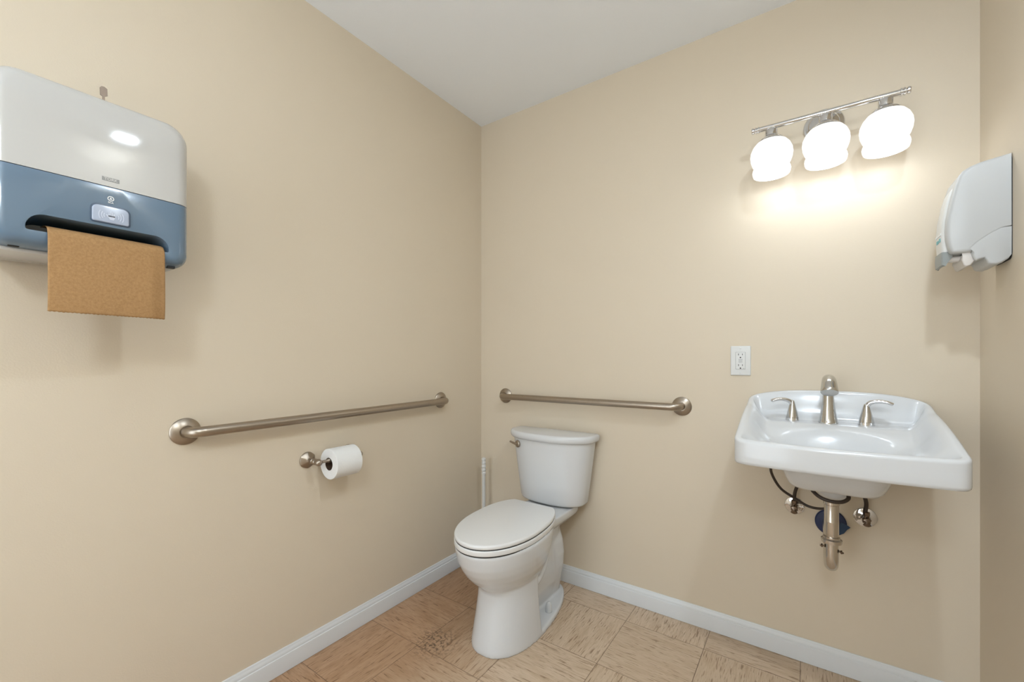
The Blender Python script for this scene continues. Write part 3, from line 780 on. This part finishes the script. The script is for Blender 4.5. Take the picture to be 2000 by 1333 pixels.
# raised centre panel of the front, following the front curve
pan = [(1.868, 1.597), (1.8555, 1.575), (1.848, 1.545), (1.8405, 1.500), (1.838, 1.465), (1.8385, 1.435), (1.8400, 1.4085)]
prings = []
for y, q in ((-0.226, 0.007), (-0.223, 0.002), (-0.218, 0), (-0.162, 0), (-0.157, 0.002), (-0.154, 0.007)):
    prings.append([Vector((p[0] + q, y, p[1])) for p in pan] + [Vector((1.875, y, 1.41)), Vector((1.88, y, 1.58))])
obj('front_panel', loft(prings), 'pale_plastic', soap, smooth=40)
pb = []
for y, q in ((-0.228, 0.004), (-0.225, 0.001), (-0.220, 0), (-0.160, 0), (-0.155, 0.001), (-0.152, 0.004)):
    pb.append([Vector((p[0] + (q if p[0] < 1.85 else 0), y, p[1])) for p in ((1.8375, 1.4085), (1.8365, 1.392), (1.8375, 1.372), (1.842, 1.369), (1.851, 1.380), (1.859, 1.392), (1.862, 1.406))])
obj('push_bar', loft(pb), 'grey_plastic', soap, smooth=30)
for (y0, y1, z0, z1, m) in ((-0.214, -0.200, 1.441, 1.451, 'teal'), (-0.192, -0.174, 1.440, 1.449, 'teal'), (-0.219, -0.161, 1.458, 1.464, 'logo_white')):
    obj('label_print', rbox((1.8380, (y0 + y1) / 2, (z0 + z1) / 2), (0.0016, y1 - y0, z1 - z0), 0), m, soap, smooth=0)

# ------------------------------------------------------------------ paper towel dispenser on the left wall
DY, DZ, DW, DH, DX = -1.6285, 1.5305, 0.344, 0.372, 0.203
tow = thing('paper_towel_dispenser', 'white and smoky blue automatic paper towel dispenser on the left wall', 'towel dispenser', (0, DY, DZ - DH / 2))
def drect(w, h, rt, rb, n=10):
    out = []
    for cx, cy, a0, r in ((w/2-rt, h/2-rt, 0, rt), (-w/2+rt, h/2-rt, 90, rt), (-w/2+rb, -h/2+rb, 180, rb), (w/2-rb, -h/2+rb, 270, rb)):
        for k in range(n + 1):
            t = radians(a0 + 90 * k / n); out.append((cx + r * cos(t), cy + r * sin(t)))
    return out
def dring(x, ins):
    # rounder at the sides than at top and bottom
    return [Vector((x, DY + p[0], DZ + p[1])) for p in drect(DW - 2 * ins, DH - 2 * ins * 0.8, max(0.006, 0.050 - ins * 0.6), max(0.006, 0.036 - ins * 0.6))]
def dbody():
    rg = [dring(0.004, 0.004), dring(0.03, 0.001), dring(0.10, 0.0), dring(DX - 0.040, 0.0)]
    for k in range(1, 11):
        t = pi / 2 * k / 10; rg.append(dring(DX - 0.040 + 0.037 * sin(t), 0.030 * (1 - cos(t))))
    # gently domed front
    for q in (0.25, 0.5, 0.75, 0.95):
        base = dring(0, 0.030)
        rg.append([Vector((DX - 0.003 + 0.003 * (1 - (1 - q) ** 2), DY + (p.y - DY) * (1 - q), DZ + (p.z - DZ) * (1 - q))) for p in base])
    return loft(rg)
SEAM = 1.5075
def half(upper):
    b = dbody()
    g = b.verts[:] + b.edges[:] + b.faces[:]
    z = SEAM + (0.0008 if upper else -0.0008)
    r = bmesh.ops.bisect_plane(b, geom=g, plane_co=(0, 0, z), plane_no=(0, 0, 1), clear_inner=upper, clear_outer=not upper)
    ed = [e for e in r['geom_cut'] if isinstance(e, bmesh.types.BMEdge)]
    bmesh.ops.holes_fill(b, edges=ed, sides=0)
    bmesh.ops.recalc_face_normals(b, faces=b.faces[:])
    return b
obj('cover', half(True), 'white_plastic', tow, smooth=30, label='glossy white upper cover')
lowo = obj('lower_cover', half(False), 'blue_plastic', tow, smooth=0, label='smoky blue lower cover with a slot')
# slot cutter
out = []
sy0, sy1, sz0, sz1 = -1.744, -1.504, 1.3790, 1.4150
for p in drect(sy1 - sy0, sz1 - sz0, 0.029, 0.004, 10): out.append(((sy0 + sy1) / 2 + p[0], (sz0 + sz1) / 2 + p[1]))
cut = loft([[Vector((x, p[0], p[1])) for p in out] for x in (0.08, 0.25)])
cuto = obj('cutter', cut, 'black', None, smooth=0)
bmod = lowo.modifiers.new('b', 'BOOLEAN'); bmod.operation = 'DIFFERENCE'; bmod.object = cuto; bmod.solver = 'EXACT'
bv = lowo.modifiers.new('v', 'BEVEL'); bv.width = 0.0022; bv.segments = 3; bv.limit_method = 'ANGLE'; bv.angle_limit = radians(50)
apply_mods(lowo); lowo.data.set_sharp_from_angle(angle=radians(40))
bpy.data.objects.remove(cuto)
obj('back_tray', rbox((0.085, DY - 0.025, 1.3415), (0.15, 0.255, 0.010), 0.0045), 'white_plastic', tow, label='white plate under the blue cover')
obj('latch', rbox((0.168, -1.757, 1.3465), (0.012, 0.016, 0.005), 0.001), 'black', tow, smooth=0)
obj('latch', rbox((0.178, -1.494, 1.3460), (0.012, 0.016, 0.006), 0.001), 'black', tow, smooth=0)
FX = DX
Uy, Vz, Nx = (0, 1, 0), (0, 0, 1), (1, 0, 0)
btn = obj('sensor_button', slab(drect(0.064, 0.038, 0.011, 0.004), (FX - 0.002, -1.6135, 1.4425), Uy, Vz, Nx, 0.0052, 0.002), 'button', tow, smooth=40, label='grey blue sensor window with a waving hand symbol')
obj('sensor_frame', slab(drect(0.0695, 0.0430, 0.013, 0.005), (FX - 0.0026, -1.6135, 1.4430), Uy, Vz, Nx, 0.0036, 0.0006), simple('frame_blue', (0.05, 0.08, 0.13), 0.3), tow, smooth=40)
# hand symbol
ic = bmesh.new(); bx0 = FX + 0.0032; hy0, hz0 = -1.6130, 1.4395
def flat(pts, x=bx0):
    return loft([[Vector((x + dx, hy0 + p[0], hz0 + p[1])) for p in pts] for dx in (0, 0.0004)])
merge(ic, flat([(-0.0050, 0.001), (-0.0050, -0.004), (-0.002, -0.0085), (0.004, -0.0085), (0.0060, -0.004), (0.0060, 0.001)]))
for fy, l in ((-0.0040, 0.0085), (-0.0012, 0.0105), (0.0017, 0.0095), (0.0046, 0.0065)):
    merge(ic, flat([(fy - 0.00105, -0.002), (fy + 0.00105, -0.002), (fy + 0.00105, l - 0.001), (fy, l), (fy - 0.00105, l - 0.001)]))
merge(ic, flat([(-0.0050, -0.0045), (-0.0095, 0.0015), (-0.0083, 0.0026), (-0.0045, -0.0005)]))
for s in (-1, 1):
    for rr in (0.0135, 0.0175, 0.0220):
        a = radians(27 if rr > 0.016 else 20)
        arc = []
        ks = [-a + 2 * a * k / 8 for k in range(9)]
        o_ = [(s * rr * cos(k) , rr * sin(k)) for k in ks]; i_ = [(s * (rr - 0.0015) * cos(k), (rr - 0.0015) * sin(k)) for k in ks]
        merge(ic, flat(o_ + i_[::-1]))
obj('hand_symbol', ic, 'icon', btn, smooth=0)
# maker's mark on the white cover and small emblem on the blue one
obj('brand_plate', slab(rrect(0.0300, 0.0090, 0.0004), (FX - 0.0010, -1.6135, 1.5245), Uy, Vz, Nx, 0.0014), 'logo_grey', tow, smooth=0)
obj('brand_text', text_bm('TORK', 0.0085, (FX + 0.0006, -1.6135, 1.5245), Uy, Vz, Nx, 0.0002, 0.0002), 'white_plastic', tow, smooth=0)
em = bmesh.new()
n = 28
def annulus(r0, r1, cy, cz, sq=1.0):
    return lathe([(r0, 0), (r0, 0.0005), (r1, 0.0005), (r1, 0), (r0, 0)], (FX + 0.0002, cy, cz), (1, 0, 0), n, cap=False)
merge(em, annulus(0.0042, 0.0058, -1.6135, 1.4805))
merge(em, annulus(0.0008, 0.0018, -1.6135, 1.4800))
merge(em, text_bm('A', 0.0075, (FX + 0.0004, -1.6135, 1.4805), Uy, Vz, Nx, 0.0002, 0.0001))
merge(em, text_bm('SCA', 0.0052, (FX + 0.0004, -1.6135, 1.4715), Uy, Vz, Nx, 0.0002, 0.00015))
obj('emblem', em, 'logo_white', tow, smooth=0)
# key standing in the lock on top
kb = loft([[Vector((0.100 + p[0] * 0.35 + dx, -1.6055 + p[0], 1.714 + p[1])) for p in ((-0.0022, 0), (-0.0022, 0.044), (-0.0062, 0.047), (-0.0066, 0.064), (-0.0035, 0.0685), (0.0015, 0.0680), (0.0062, 0.0640), (0.0068, 0.047), (0.0022, 0.044), (0.0022, 0.0))] for dx in (0, 0.0024)])
merge(kb, lathe([(0.0062, 0), (0.0062, 0.005), (0.004, 0.006)], (0.101, -1.6055, 1.714), seg=20))
obj('key', kb, 'bronze', tow, smooth=20, label='small metal key standing in the top lock')
# the towel itself
tw = bmesh.new(); rnd = random.Random(4)
NY, NZ = 60, 30; ya, yb = -1.7135, -1.5145
prof = [(0.120, 1.4040), (0.160, 1.4000), (0.183, 1.3950), (0.1965, 1.3895), (0.2042, 1.3810), (0.2068, 1.370), (0.2075, 1.350), (0.2080, 1.310), (0.2085, 1.270), (0.2075, 1.235), (0.2045, 1.2115)]
sprof = [Vector((p[0], 0, p[1])) for p in prof]; sprof = spline(sprof, 4)
jag = []
for j in range(NY + 1): jag.append(0.0012 * (j % 2) + 0.0008 * rnd.random())
grid = []
for i, p in enumerate(sprof):
    f = i / (len(sprof) - 1); row = []
    for j in range(NY + 1):
        g = j / NY; y = ya + (yb - ya) * g
        xb = p.x - 0.004 * f * sst(0.85, 1.0, g) * 2 + 0.0025 * sin(g * 4 + 0.5) * f
        z = p.z - (jag[j] if i == len(sprof) - 1 else 0) - 0.0015 * f * g
        row.append(tw.verts.new((xb, y + 0.004 * f * g, z)))
    grid.append(row)
for i in range(len(grid) - 1):
    for j in range(NY): tw.faces.new((grid[i][j], grid[i][j + 1], grid[i + 1][j + 1], grid[i + 1][j]))
to = obj('paper_towel', tw, 'kraft', None, smooth=180)
so = to.modifiers.new('s', 'SOLIDIFY'); so.thickness = 0.0006; so.offset = 0
apply_mods(to)
to['label'] = 'brown kraft paper towel hanging out of the dispenser slot'; to['category'] = 'paper towel'
